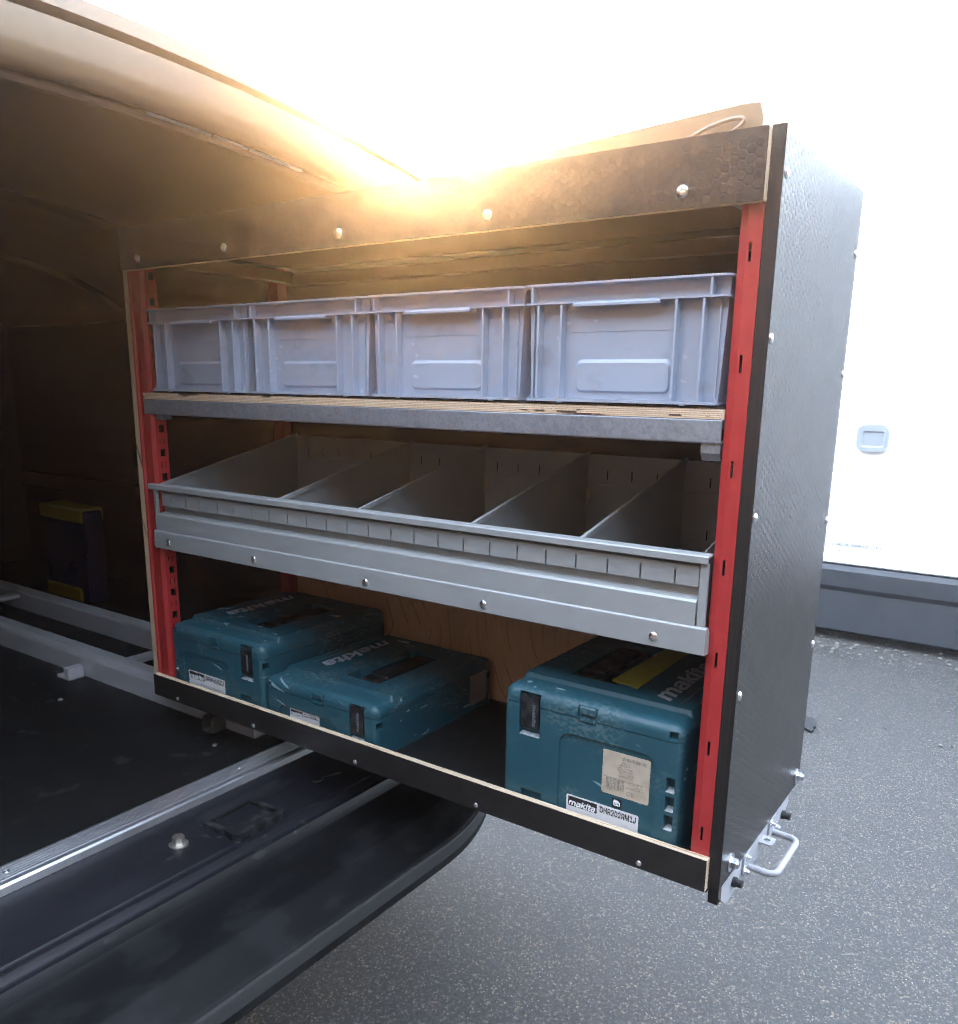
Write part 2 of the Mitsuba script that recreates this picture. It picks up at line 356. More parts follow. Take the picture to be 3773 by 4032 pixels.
# aluminium threshold: ribbed top and a rounded nosing
st = [(0.336, -0.022), (0.336, -0.017)]
for i in range(6):
    x = 0.339 + i * 0.0068
    st += [(x, -0.0165), (x + 0.0042, -0.0165), (x + 0.0048, -0.0185), (x + 0.0062, -0.0185)]
st += [(0.381, -0.0165), (0.389, -0.0175), (0.392, -0.021), (0.392, -0.034), (0.389, -0.034), (0.389, -0.0215)]
part(van, 'threshold_strip', sweep_y(st, np.array([-0.96, 0.72]), lambda y: 0.0), 'aluminium', smooth=False)
def pan_head(x, y, z, axis, r=0.006, h=0.003, sgn=-1):
    """a screw: domed head with a cross recess"""
    m = trimesh.creation.icosphere(subdivisions=2, radius=1.0)
    v = np.array(m.vertices); m = trimesh.Trimesh(v * [r, r, h], m.faces)
    man = mf(m) - mbox(-r * 0.55, r * 0.55, -r * 0.13, r * 0.13, h * 0.35, h * 2) - mbox(-r * 0.13, r * 0.13, -r * 0.55, r * 0.55, h * 0.35, h * 2)
    m = to_tm(man)
    if axis == 'y': m.apply_transform(trimesh.transformations.rotation_matrix(math.pi / 2, [1, 0, 0]))
    if axis == 'x': m.apply_transform(trimesh.transformations.rotation_matrix(math.pi / 2, [0, 1, 0]))
    m.apply_translation([x, y, z]); return m
for (x, y) in ((0.225, -0.006), (-0.28, -0.06), (0.10, -0.42), (-0.5, -0.4)):
    part(van, 'floor_screw', pan_head(x, y, -0.0195, 'z', 0.006, 0.0025), 'screw_metal')
for y in (-0.048, -0.5, 0.4):
    part(van, 'strip_screw', pan_head(0.357, y, -0.0165, 'z', 0.005, 0.002), 'screw_metal')
# moulded sill trim between threshold and bumper
SX = np.array([0.389, 0.395, 0.43, 0.50, 0.524, 0.531, 0.538, 0.545, 0.553, 0.561, 0.568, 0.576])
SZ = np.array([-0.034, -0.036, -0.041, -0.050, -0.053, -0.058, -0.054, -0.053, -0.060, -0.062, -0.060, -0.080])
def sillz(X, Y):
    z = np.interp(X, SX, SZ)
    dip = 1 / (1 + np.exp(-(Y + 0.205) / 0.006)) * 1 / (1 + np.exp((Y - 0.022) / 0.007)) * np.clip((X - 0.415) / 0.02, 0, 1) * np.clip((0.527 - X) / 0.006, 0, 1)
    return z - 0.010 * dip + 0.004 * np.exp(-((Y + 0.40) / 0.09) ** 2) * np.clip((X - 0.40) / 0.05, 0, 1) * np.clip((0.52 - X) / 0.03, 0, 1)
part(van, 'sill_trim', sheet(np.unique(np.concatenate([SX, np.linspace(0.40, 0.525, 22)])), np.linspace(-0.96, 0.73, 190), sillz, 0.03), 'sill_plastic', smooth=55)
sk = mf(ex(Polygon([(0.433, -0.186), (0.431, -0.088), (0.440, -0.080), (0.514, -0.074), (0.522, -0.085), (0.519, -0.180), (0.510, -0.190), (0.484, -0.187), (0.478, -0.192), (0.440, -0.194)]), 'z', -0.075, -0.046))
pk = mf(ex(Polygon([(0.439, -0.181), (0.437, -0.092), (0.505, -0.083), (0.509, -0.172), (0.482, -0.181)]), 'z', -0.056, -0.03))
hol = m3.Manifold.cylinder(0.05, 0.008, 0.008, 24).translate([0.468, -0.155, -0.075]) + m3.Manifold.cylinder(0.05, 0.006, 0.006, 24).translate([0.49, -0.115, -0.075])
part(van, 'lock_striker', sk - pk - hol, 'black_plastic', smooth=30)
hk = [(0.478, 0.035, -0.046)] + [(0.478 + 0.010 * math.sin(a), 0.045 - 0.010 * math.cos(a), -0.044) for a in np.linspace(0, math.pi, 8)] + [(0.486, 0.075, -0.044), (0.490, 0.10, -0.046)]
part(van, 'latch_loop', tube(hk, 0.0017), 'black_plastic')
hexm = trimesh.creation.cylinder(radius=0.0105, height=0.014, sections=6); hexm.apply_translation([0.463, -0.266, -0.036])
wash = cat(cyl([0.463, -0.266, -0.0445], 'z', 0.0165, 0.003, 28), cyl([0.463, -0.266, -0.0425], 'z', 0.0135, 0.003, 28))
part(van, 'sill_bolt', cat(hexm, wash), 'bolt_metal', smooth=25)
# stepped rear bumper
BX = np.array([0.572, 0.585, 0.62, 0.66, 0.683, 0.692, 0.702, 0.73, 0.748, 0.754, 0.757])
BZ = np.array([-0.078, -0.086, -0.088, -0.088, -0.088, -0.090, -0.096, -0.108, -0.113, -0.117, -0.124])
BY = np.linspace(-0.98, 0.78, 90)
def bshift(Y): return -1.1 * np.maximum(0, Y - 0.10) ** 2 - 1.1 * np.maximum(0, -0.65 - Y) ** 2
def bumper_sheet():
    X0, Y = np.meshgrid(BX, BY, indexing='ij')
    w = np.clip((X0 - 0.60) / 0.12, 0, 1)
    m = sheet(np.linspace(0, 1, len(BX)), BY, lambda a, b: np.interp(X0, BX, BZ), 0.04)
    v = np.array(m.vertices); n = X0.size
    xx = (X0 + bshift(Y) * w).reshape(-1); v[:n, 0] = xx; v[n:, 0] = xx
    return trimesh.Trimesh(v, m.faces, process=False)
part(van, 'bumper', bumper_sheet(), 'bumper_plastic', smooth=40)
lp = []
for (dx, z0, z1) in ((0.0, -0.150, -0.122),):
    V = []; F = []
    prof = [(0.745, -0.118), (0.7575, -0.119), (0.7595, -0.124), (0.7595, -0.146), (0.755, -0.151), (0.70, -0.152), (0.56, -0.20), (0.55, -0.20)]
    for y in BY:
        for px, pz in prof: V.append((px + bshift(y), y, pz))
    n = len(prof)
    for i in range(len(BY) - 1):
        for q in range(n):
            a, b = i * n + q, i * n + (q + 1) % n
            F += [[a, b, b + n], [a, b + n, a + n]]
    lpm = trimesh.Trimesh(np.array(V), np.array(F), process=False); trimesh.repair.fix_normals(lpm)
part(van, 'bumper_lip', lpm, 'bumper_lip', smooth=25)
# far barn door, open square to the van
def dtop(x): return 1.238 + 0.062 * (x - 0.463)
outer = Polygon([(0.463, -0.12), (0.463, dtop(0.463) - 0.06), (0.475, dtop(0.475) - 0.01)] + [(x, dtop(x)) for x in np.linspace(0.50, 1.00, 8)] + [(1.032, dtop(1.03) - 0.004), (1.04, dtop(1.03) - 0.03), (1.04, -0.12)])
win = rrect(0.545, 0.972, 0.72, 1.205, 0.04)
dr_key = part(van, 'rear_door', ex(outer.difference(win), 'y', 0.735, 0.775), 'glare_tan', smooth=30, label='open rear door with a window')
part(dr_key, 'pane', bx(0.54, 0.977, 0.754, 0.757, 0.715, 1.21), 'window_glass', smooth=False)
loop = [(0.945 + 0.062 * math.cos(a), 0.722, 1.222 + 0.015 * math.sin(a) + 0.015 * math.cos(a)) for a in np.linspace(0, 2 * math.pi, 33)]
part(dr_key, 'wiper_arm', tube(loop, 0.0045, 8), 'glare_tan')
part(dr_key, 'wiper_motor', bx(0.905, 0.955, 0.70, 0.735, 1.17, 1.196, 0.005), 'glare_tan')
for z in (0.2, 0.9): part(dr_key, 'hinge', cyl([0.459, 0.765, z], 'z', 0.014, 0.07), 'glare_tan')

nd = part(van, 'rear_door', ex(outer.difference(win), 'y', -1.075, -1.035), 'glare_tan', smooth=30)  # unseen near door, added standing open to block light from the rack
part(nd, 'pane', bx(0.54, 0.977, -1.056, -1.053, 0.715, 1.21), 'window_glass', smooth=False)

# ------------------------------------------------------------------ slide rails on the van floor
sl = thing('slide_rails', 'pair of pale grey steel slide rails fixed to the black van floor under the rack', 'slide rail')
rp = [(0.066, -0.0195), (0.064, 0.030), (0.067, 0.038), (0.086, 0.040), (0.088, 0.034), (0.091, 0.034), (0.093, 0.041), (0.114, 0.042), (0.116, 0.036), (0.116, -0.0195)]
part(sl, 'near_rail', ex(Polygon(rp), 'x', -1.60, 0.268), 'rail_grey', smooth=False)
part(sl, 'far_rail', ex(Polygon([(0.298, -0.0195), (0.296, 0.036), (0.300, 0.042), (0.338, 0.043), (0.342, 0.038), (0.342, -0.0195)]), 'x', -1.60, 0.268), 'rail_grey', smooth=False)
part(sl, 'cross_member', bx(-0.300, -0.262, 0.117, 0.297, 0.020, 0.032, 0.001), 'rail_grey')
part(sl, 'cross_member', bx(-1.20, -1.162, 0.117, 0.297, 0.020, 0.032, 0.001), 'rail_grey')
up_ = Polygon([(0.028, -0.0195), (0.028, 0.002)] + [(0.039 - 0.011 * math.cos(a), 0.004 + 0.011 * math.sin(a)) for a in np.linspace(0, math.pi / 2, 7)] + [(0.078, 0.015), (0.078, -0.0195)])
ub = thing('stop_bracket', 'small U shaped steel stop bracket on the black van floor beside the rail', 'bracket')
scene[ub] = mikit.ply(cat(ex(up_, 'x', 0.1405, 0.1435), ex(up_, 'x', 0.1715, 0.1745), bx(0.1435, 0.1715, 0.028, 0.078, -0.0195, -0.0165)), 'raw_steel', smooth=25)
single('rail_foot', cat(bx(-0.44, -0.385, 0.02, 0.062, -0.0195, -0.012, 0.001), bx(-0.405, -0.385, 0.02, 0.062, -0.012, 0.012, 0.001)), 'rail_grey', 'little grey angle foot on the van floor at the outer end of the rail', 'bracket')

# blue tool stand deep in the van
bt = thing('tool_crate', 'dark blue plastic crate with yellow corners standing deep inside the van', 'crate')
bo = mf(bx(-1.30, -1.04, 0.47, 0.54, -0.0195, 0.30, 0.006)) - m3.Manifold.cylinder(0.2, 0.03, 0.03, 30).rotate([90, 0, 0]).translate([-1.13, 0.6, 0.09])
part(bt, 'body', bo, 'blue_plastic')
part(bt, 'corner', bx(-1.31, -1.045, 0.462, 0.548, 0.258, 0.308, 0.008), 'yellow_plastic')
part(bt, 'corner', bx(-1.31, -1.085, 0.462, 0.548, -0.0195, 0.03, 0.008), 'yellow_plastic')

# ------------------------------------------------------------------ the rack
rack = thing('shelving_rack', 'pull-out shelving rack with red steel uprights and black boards, slid out of the van', 'shelving rack')
XL, XR, XO, D = 0.0356, 1.291, 1.3085, 0.4075
Z0, Z1 = 0.0455, 1.020
part(rack, 'base_board', bx(XL, XR, 0.0005, D, Z0, 0.063), 'black_board', smooth=False)
kk = part(rack, 'kick_board', bx(XL, 1.2923, -0.0115, -0.0003, 0.053, 0.1008), 'ply_pale', smooth=False, label='low black front board with a pale plywood top edge')
part(kk, 'film', bx(XL + 0.0002, 1.2921, -0.0125, -0.0116, 0.0532, 0.1004), 'phenolic_film', smooth=False)
fk = part(rack, 'fascia', bx(XL, 1.2923, -0.0115, -0.0003, 0.939, 1.0171), 'ply_pale', smooth=False, label='brown honeycomb textured board across the top')
part(fk, 'film', bx(XL + 0.0002, 1.2921, -0.0128, -0.0116, 0.9388, 1.0168), 'phenolic_film', smooth=False)
hx_ = []
PT = 0.0112
for r_ in range(8):
    for c_ in range(132):
        hx0 = XL + 0.007 + c_ * PT * 0.866; hz0 = 0.9450 + r_ * PT + (PT / 2 if c_ % 2 else 0)
        if hx0 > 1.286 or hz0 > 1.0115: continue
        a_ = np.arange(6) * math.pi / 3
        ring_ = lambda q, y: np.stack([hx0 + q * np.cos(a_), np.full(6, y), hz0 + q * np.sin(a_)], 1)
        V_ = np.vstack([ring_(0.0060, -0.01279), ring_(0.0053, -0.01305), ring_(0.0044, -0.01318), [[hx0, -0.01319, hz0]]])
        F_ = []
        for w_ in (0, 6):
            for q_ in range(6):
                a, b = w_ + q_, w_ + (q_ + 1) % 6; F_ += [[a, b, b + 6], [a, b + 6, a + 6]]
        for q_ in range(6): F_.append([12 + q_, 12 + (q_ + 1) % 6, 18])
        hx_.append(trimesh.Trimesh(V_, np.array(F_), process=False))
k = part(fk, 'honeycomb_relief', cat(hx_), 'phenolic_film', smooth=12); labels[k] = {'kind': 'stuff'}
sp = part(rack, 'side_panel', bx(XR + 0.0005, XO - 0.0007, 0.0, D, 0.0556, Z1), 'black_edge', smooth=False, label='black studded end panel facing the car park')
part(sp, 'film', bx(XO - 0.0006, XO, 0.0004, D - 0.0004, 0.056, Z1 - 0.0004), 'phenolic_film', smooth=False)
st_ = []
for c_ in range(44):
    for r_ in range(88):
        hy0 = 0.007 + c_ * PT * 0.866; hz0 = 0.064 + r_ * PT + (PT / 2 if c_ % 2 else 0)
        if hy0 > D - 0.006 or hz0 > Z1 - 0.006: continue
        ring_ = lambda q, x: np.stack([np.full(6, x), hy0 + q * np.cos(a_), hz0 + q * np.sin(a_)], 1)
        V_ = np.vstack([ring_(0.0059, XO - 0.00002), ring_(0.0053, XO + 0.00022), ring_(0.0044, XO + 0.00034), [[XO + 0.00035, hy0, hz0]]])
        st_.append(trimesh.Trimesh(V_, np.array(F_), process=False))
k = part(sp, 'anti_slip_relief', cat(st_), 'phenolic_film', smooth=12); labels[k] = {'kind': 'stuff'}
lp_ = part(rack, 'side_panel', bx(0.0195, 0.0350, 0.001, D, 0.0556, Z1), 'ply_upright', smooth=False, label='inner end panel with a bare pale plywood edge')
part(lp_, 'film', bx(0.0350, 0.0356, 0.0015, D, 0.064, 0.99), 'black_board', smooth=False)
part(rack, 'back_panel', bx(XL, XR, 0.392, 0.404, 0.063, 0.405), 'wood_back', smooth=False, label='reddish brown plywood back')
part(rack, 'back_panel', bx(XL, XR, 0.392, 0.404, 0.4052, 0.99), 'black_board', smooth=False, label='back board behind the tray and crates, coloured black for the deep shade')  # upper back coloured black to deepen the compartment shade
part(rack, 'top_board', bx(XL, XR, 0.001, D, 0.990, 1.006), 'black_board', smooth=False)
part(rack, 'top_liner', bx(0.09, 1.262, 0.004, 0.391, 0.984, 0.9895), 'glare_brown', smooth=False)
part(rack, 'top_beam', bx(0.088, 1.262, 0.368, 0.390, 0.944, 0.968, 0.001), 'glare_brown')
part(rack, 'top_beam', bx(0.088, 1.262, 0.004, 0.020, 0.955, 0.983, 0.001), 'galvanised')
part(rack, 'top_beam', bx(0.092, 0.115, 0.022, 0.366, 0.948, 0.972, 0.001), 'glare_brown')
part(rack, 'top_beam', bx(1.236, 1.260, 0.022, 0.366, 0.948, 0.972, 0.001), 'galvanised')

SLOT_Z = [0.886, 0.759, 0.632, 0.507, 0.383, 0.258, 0.132]
def plate(u0, u1, holes, z0=0.0632, z1=0.985):
    p = sbox(u0, z0, u1, z1)
    return p.difference(union_all([sbox(*h) for h in holes])) if holes else p
def upright(mirror=False):
    """folded steel post: face with long slots, grooves, and a flange with square and paired holes going back"""
    f = lambda x: (XR + XL - x) if mirror else x
    def bxm(x0, x1, *r): a, b = sorted((f(x0), f(x1))); return bx(a, b, *r)
    def exm(poly, a, b):
        q = affinity.translate(affinity.scale(poly, -1, 1, origin=(0, 0)), XR + XL, 0) if mirror else poly
        return ex(q, 'y', a, b)
    out = []
    if mirror:   # face x 0.0356..0.063 from the outside
        out.append(exm(plate(0.0358, 0.0535, [(0.0470, z - 0.0105, 0.0505, z + 0.0105) for z in SLOT_Z]), 0.0, 0.0016))
        pr_ = [(0.0535, 0.0), (0.0635, 0.0035), (0.0635, 0.0055), (0.0530, 0.0018)]
        out.append(ex(Polygon([(f(x), y) for x, y in pr_]), 'z', 0.0632, 0.985))
        flx = 0.0635; y0 = 0.0036
    else:
        out.append(exm(plate(0.0358, 0.0400, []), 0.0, 0.0016))
        out.append(ex(Polygon([(0.0400, 0.0), (0.0435, 0.0035), (0.0550, 0.0035), (0.0585, 0.0), (0.0585, 0.0016), (0.0557, 0.0051), (0.0428, 0.0051), (0.0400, 0.0016)]), 'z', 0.0632, 0.985))
        out = out[:1]
        out.append(exm(plate(0.0434, 0.0556, [(0.0505, z - 0.0105, 0.0535, z + 0.0105) for z in SLOT_Z]), 0.0035, 0.0051))
        out.append(ex(Polygon([(0.0400, 0.0), (0.0434, 0.0035), (0.0434, 0.0051), (0.0400, 0.0016)]), 'z', 0.0632, 0.985))
        out.append(ex(Polygon([(0.0556, 0.0035), (0.0590, 0.0), (0.0590, 0.0016), (0.0556, 0.0051)]), 'z', 0.0632, 0.985))
        out.append(exm(plate(0.0590, 0.0755, []), 0.0, 0.0016))
        out.append(ex(Polygon([(0.0755, 0.0), (0.0825, 0.006), (0.0825, 0.0082), (0.0755, 0.0016)]), 'z', 0.0632, 0.985))
        flx = 0.0825; y0 = 0.0060
    holes = []
    z = 0.237
    zs = [0.237 + 0.0495 * k for k in range(-3, 15)]
    for z in zs:
        holes.append((y0 + 0.0085, z - 0.0075, y0 + 0.0205, z + 0.0075))
        holes.append((y0 + 0.0075, z + 0.0175, y0 + 0.0100, z + 0.0305))
        holes.append((y0 + 0.0180, z + 0.0175, y0 + 0.0205, z + 0.0305))
    a, b = sorted((f(flx), f(flx - 0.0016)))
    out.append(ex(plate(y0, y0 + 0.027, holes), 'x', a, b))
    return cat(out)
part(rack, 'upright', upright(False), 'red_paint', smooth=False)
part(rack, 'upright', upright(True), 'red_paint', smooth=False)
def rear_post(x0): return cat(bx(x0, x0 + 0.03, 0.388, 0.3915, 0.0632, 0.985), bx(x0, x0 + 0.0018, 0.360, 0.388, 0.0632, 0.985))
part(rack, 'upright', rear_post(0.0362), 'red_paint', smooth=False)
part(rack, 'upright', cat(bx(1.258, 1.290, 0.388, 0.3915, 0.0632, 0.985), bx(1.288, 1.290, 0.360, 0.388, 0.0632, 0.985)), 'red_paint', smooth=False)
# upper shelf
part(rack, 'shelf_board', bx(0.0583, 1.2625, -0.0005, 0.390, 0.6925, 0.7049), 'ply_edge', smooth=False, label='plywood shelf with dark knots in its edge')
part(rack, 'shelf_mat', bx(0.0595, 1.2615, 0.002, 0.390, 0.7050, 0.7085), 'black_board', smooth=False)
gb = ex(Polygon([(-0.0010, 0.6640), (0.0002, 0.6622), (0.035, 0.6622), (0.035, 0.6640), (0.0012, 0.6640), (0.0012, 0.6900), (0.034, 0.6900), (0.034, 0.6918), (0.0002, 0.6918), (-0.0010, 0.6905)]), 'x', 0.0595, 1.2610)
part(rack, 'shelf_beam', gb, 'galvanised', smooth=25, label='galvanised steel beam under the crates')
part(rack, 'shelf_beam', bx(0.084, 1.26, 0.352, 0.386, 0.6622, 0.6918, 0.001), 'galvanised')
part(rack, 'beam_bracket', ex(Polygon([(0.003, 0.6618), (0.030, 0.6618), (0.030, 0.640), (0.010, 0.640), (0.003, 0.650)]), 'x', 1.235, 1.2600), 'galvanised', smooth=False)
part(rack, 'beam_bracket', bx(0.085, 0.105, 0.006, 0.030, 0.652, 0.6618, 0.001), 'galvanised')
# tray rail with its screws
tr = ex(Polygon([(-0.0125, 0.3900), (-0.0112, 0.3890), (0.012, 0.3890), (0.012, 0.4050), (-0.002, 0.4245), (-0.0045, 0.4262), (-0.0095, 0.4262), (-0.0120, 0.4245), (-0.0125, 0.4222)]), 'x', 0.0786, 1.2656)
part(rack, 'tray_rail', tr, 'grey_paint', smooth=20)
for x, z in ((0.125, 0.404), (0.387, 0.404), (0.671, 0.401), (0.915, 0.402), (1.194, 0.403)):
    part(rack, 'rail_screw', pan_head(x, -0.0127, z, 'y', 0.0068, 0.0035), 'screw_metal')
for x in (0.118, 0.362, 0.638, 0.906, 1.194):
    part(rack, 'kick_screw', pan_head(x, -0.0126, 0.0615, 'y', 0.0045, 0.0022), 'screw_metal')
for x in (0.094, 0.350, 0.628, 0.912, 1.195):
    part(rack, 'fascia_screw', pan_head(x, -0.0130, 0.958, 'y', 0.0078, 0.0042), 'screw_metal')
for y, z in ((0.008, 0.788), (0.399, 0.753), (0.010, 0.573), (0.399, 0.522), (0.0115, 0.337), (0.397, 0.312), (0.398, 0.93), (0.012, 0.97)):
    part(rack, 'side_screw', pan_head(XO + 0.0002, y, z, 'x', 0.0066, 0.0034), 'screw_metal')
for x in (0.0375, ): pass
# end plate, rubber stops, bolts, lug and pull handle under the end panel
pp = Polygon([(0.016, 0.0555), (0.352, 0.0555), (0.352, 0.036), (0.330, 0.020), (0.040, 0.011), (0.018, 0.030)])
ep = part(rack, 'end_plate', ex(pp, 'x', 1.3030, 1.3070), 'plate_grey', smooth=False)
part(rack, 'under_frame', bx(1.288, 1.3025, 0.018, 0.060, 0.020, 0.0450), 'black_board', smooth=False)
def hexbolt(y, z, r, x0):
    w = cyl([x0 + 0.001, y, z], 'x', r * 1.5, 0.002, 24)
    h = trimesh.creation.cylinder(radius=r, height=r * 0.9, sections=6); h = rot_to(h, 'x'); h.apply_translation([x0 + 0.002 + r * 0.45, y, z])
    return cat(w, h, cyl([x0 + 0.002 + r * 1.0, y, z], 'x', r * 0.6, r * 0.5, 12))
part(rack, 'hex_bolt', hexbolt(0.040, 0.0795, 0.0088, XO), 'screw_metal', smooth=25)
part(rack, 'hex_bolt', hexbolt(0.385, 0.0745, 0.0088, XO), 'screw_metal', smooth=25)
for y, z in ((0.068, 0.0335), (0.318, 0.030)):
    part(rack, 'rubber_stop', cat(cyl([1.3095, y, z], 'x', 0.0075, 0.005, 20), cyl([1.316, y, z], 'x', 0.0058, 0.010, 20)), 'rubber')
hd = part(rack, 'pull_handle', tube([(1.3095, 0.132, 0.0265)] + [(1.326, 0.132, 0.0262)] + [(1.334 + 0.016 * math.sin(a), 0.148 - 0.016 * math.cos(a), 0.0255) for a in np.linspace(0, math.pi / 2, 8)]
    + [(1.334 + 0.016 * math.cos(a), 0.242 + 0.016 * math.sin(a), 0.0255) for a in np.linspace(0, math.pi / 2, 8)] + [(1.326, 0.258, 0.0258), (1.3095, 0.258, 0.0262)], 0.0052, 16), 'plate_grey', label='grey round bar pull handle', smooth=50)
for y, yb in ((0.118, 0.112), (0.246, 0.272)):
    part(hd, 'flange', ex(affinity.rotate(rrect(y - 0.011, y + 0.022, 0.0225, 0.0545, 0.004), 0), 'x', 1.3072, 1.3100), 'plate_grey', smooth=False)
    part(hd, 'flange_bolt', hexbolt(yb, 0.029, 0.0050, 1.3100), 'screw_metal', smooth=25)
    part(hd, 'flange_bolt', hexbolt(y + (0.004 if y < 0.2 else -0.002), 0.0475, 0.0035, 1.3100), 'screw_metal', smooth=25)
lug = mf(ex(rrect(1.300, 1.327, 0.188, 0.214, 0.004), 'z', 0.0375, 0.0405)) - m3.Manifold.cylinder(0.02, 0.005, 0.005, 20).translate([1.316, 0.201, 0.03])
part(rack, 'latch_lug', lug, 'plate_grey', smooth=25)

# ------------------------------------------------------------------ divided metal tray
tray = thing('divided_tray', 'wide grey metal tray with four slanting dividers on the middle level of the rack', 'tray')
X0, X1 = 0.070, 1.2605
lip = ex(Polygon([(-0.0120, 0.5115), (-0.0108, 0.5105), (-0.0100, 0.5115), (-0.0100, 0.5180), (0.0115, 0.5195), (0.0115, 0.5212), (-0.0104, 0.5212), (-0.0120, 0.5196)]), 'x', X0 - 0.003, X1 + 0.001)
part(tray, 'front_lip', lip, 'grey_paint', smooth=25)
wall_ = ex(Polygon([(0.0100, 0.5195), (0.0112, 0.5195), (0.0112, 0.4985), (0.0112, 0.4760), (0.0100, 0.4625), (-0.0060, 0.4600), (-0.0082, 0.4575), (-0.0082, 0.4262), (-0.0094, 0.4262), (-0.0094, 0.4582), (-0.0070, 0.4612), (0.0088, 0.4640), (0.0100, 0.4760), (0.0100, 0.4985)]), 'x', X0 + 0.020, X1 - 0.012)
part(tray, 'front_wall', wall_, 'grey_paint', smooth=25)
slots = [0.1285 + 0.04938 * i for i in range(23)]
band = sbox(X0 + 0.030, 0.4778, X1 - 0.013, 0.5045)
band = band.difference(union_all([sbox(s - 0.0014, 0.4700, s + 0.0014, 0.4985) for s in slots]))
part(tray, 'slotted_band', cat(ex(band, 'y', -0.0030, -0.0016), ex(Polygon([(-0.0030, 0.5040), (-0.0016, 0.5040), (0.0105, 0.5080), (0.0105, 0.5092), (-0.0030, 0.5052)]), 'x', X0 + 0.030, X1 - 0.013)), 'grey_paint', smooth=False)
part(tray, 'end_flange', cat(bx(0.0775, 0.0865, -0.0062, 0.0, 0.4262, 0.5110, 0.0008), bx(0.0675, 0.0782, 0.002, 0.004, 0.4262, 0.5100)), 'grey_paint')
part(tray, 'end_flange', bx(1.2495, 1.2605, -0.0062, 0.0, 0.4262, 0.5100, 0.0008), 'grey_paint')
SLP = 0.232
def side_poly(y0=0.0115, y1=0.384, zb=0.4300): return Polygon([(y0, zb), (y1, zb + 0.02), (y1, 0.5205 + SLP * y1), (y0, 0.5205 + SLP * y0)])
def divider(x): 
    t = 0.0012
    top = ex(Polygon([(0.004, 0.5212 + SLP * 0.004), (0.384, 0.5212 + SLP * 0.384), (0.384, 0.5200 + SLP * 0.384), (0.004, 0.5200 + SLP * 0.004)]), 'x', x - 0.0005, x + 0.0052)
    fold = ex(Polygon([(0.006, 0.5198 + SLP * 0.006), (0.382, 0.5198 + SLP * 0.382), (0.382, 0.5130 + SLP * 0.382), (0.006, 0.5130 + SLP * 0.006)]), 'x', x + 0.0040, x + 0.0050)
    return cat(ex(side_poly(), 'x', x, x + t), top, fold)
for x in (0.444, 0.641, 0.877, 1.068):
    part(tray, 'divider', divider(x), 'grey_paint', smooth=False)
part(tray, 'side_wall', divider(0.0880), 'grey_paint', smooth=False)
part(tray, 'side_wall', ex(side_poly(), 'x', 1.2480, 1.2492), 'grey_paint', smooth=False)
part(tray, 'tray_floor', sheet(np.array([0.088, 1.2492]), np.array([0.003, 0.384]), lambda X, Y: 0.430 + 0.0525 * Y, 0.0012), 'grey_paint', smooth=False)
bw = sbox(0.088, 0.45, 1.2492, 0.606)
bw = bw.difference(union_all([sbox(s - 0.0014, z, s + 0.0014, z + 0.018) for s in slots for z in (0.468, 0.560)]))
part(tray, 'back_wall', cat(ex(bw, 'y', 0.3835, 0.3847), bx(0.088, 1.2492, 0.3785, 0.3834, 0.548, 0.5515), bx(0.088, 1.2492, 0.3785, 0.3834, 0.462, 0.4655)), 'grey_paint', smooth=False)
for x in (0.444, 0.641, 0.877):
    fp = Polygon([(x - 0.011, 0.543), (x + 0.011, 0.543), (x + 0.011, 0.528), (x + 0.003, 0.520), (x + 0.002, 0.490), (x - 0.002, 0.490), (x - 0.003, 0.520), (x - 0.011, 0.530)])
    part(tray, 'divider_clip', ex(fp, 'y', 0.3800, 0.3830), 'gap_light_tan', smooth=False)  # tabs at the divider ends, tan standing for light through the gap

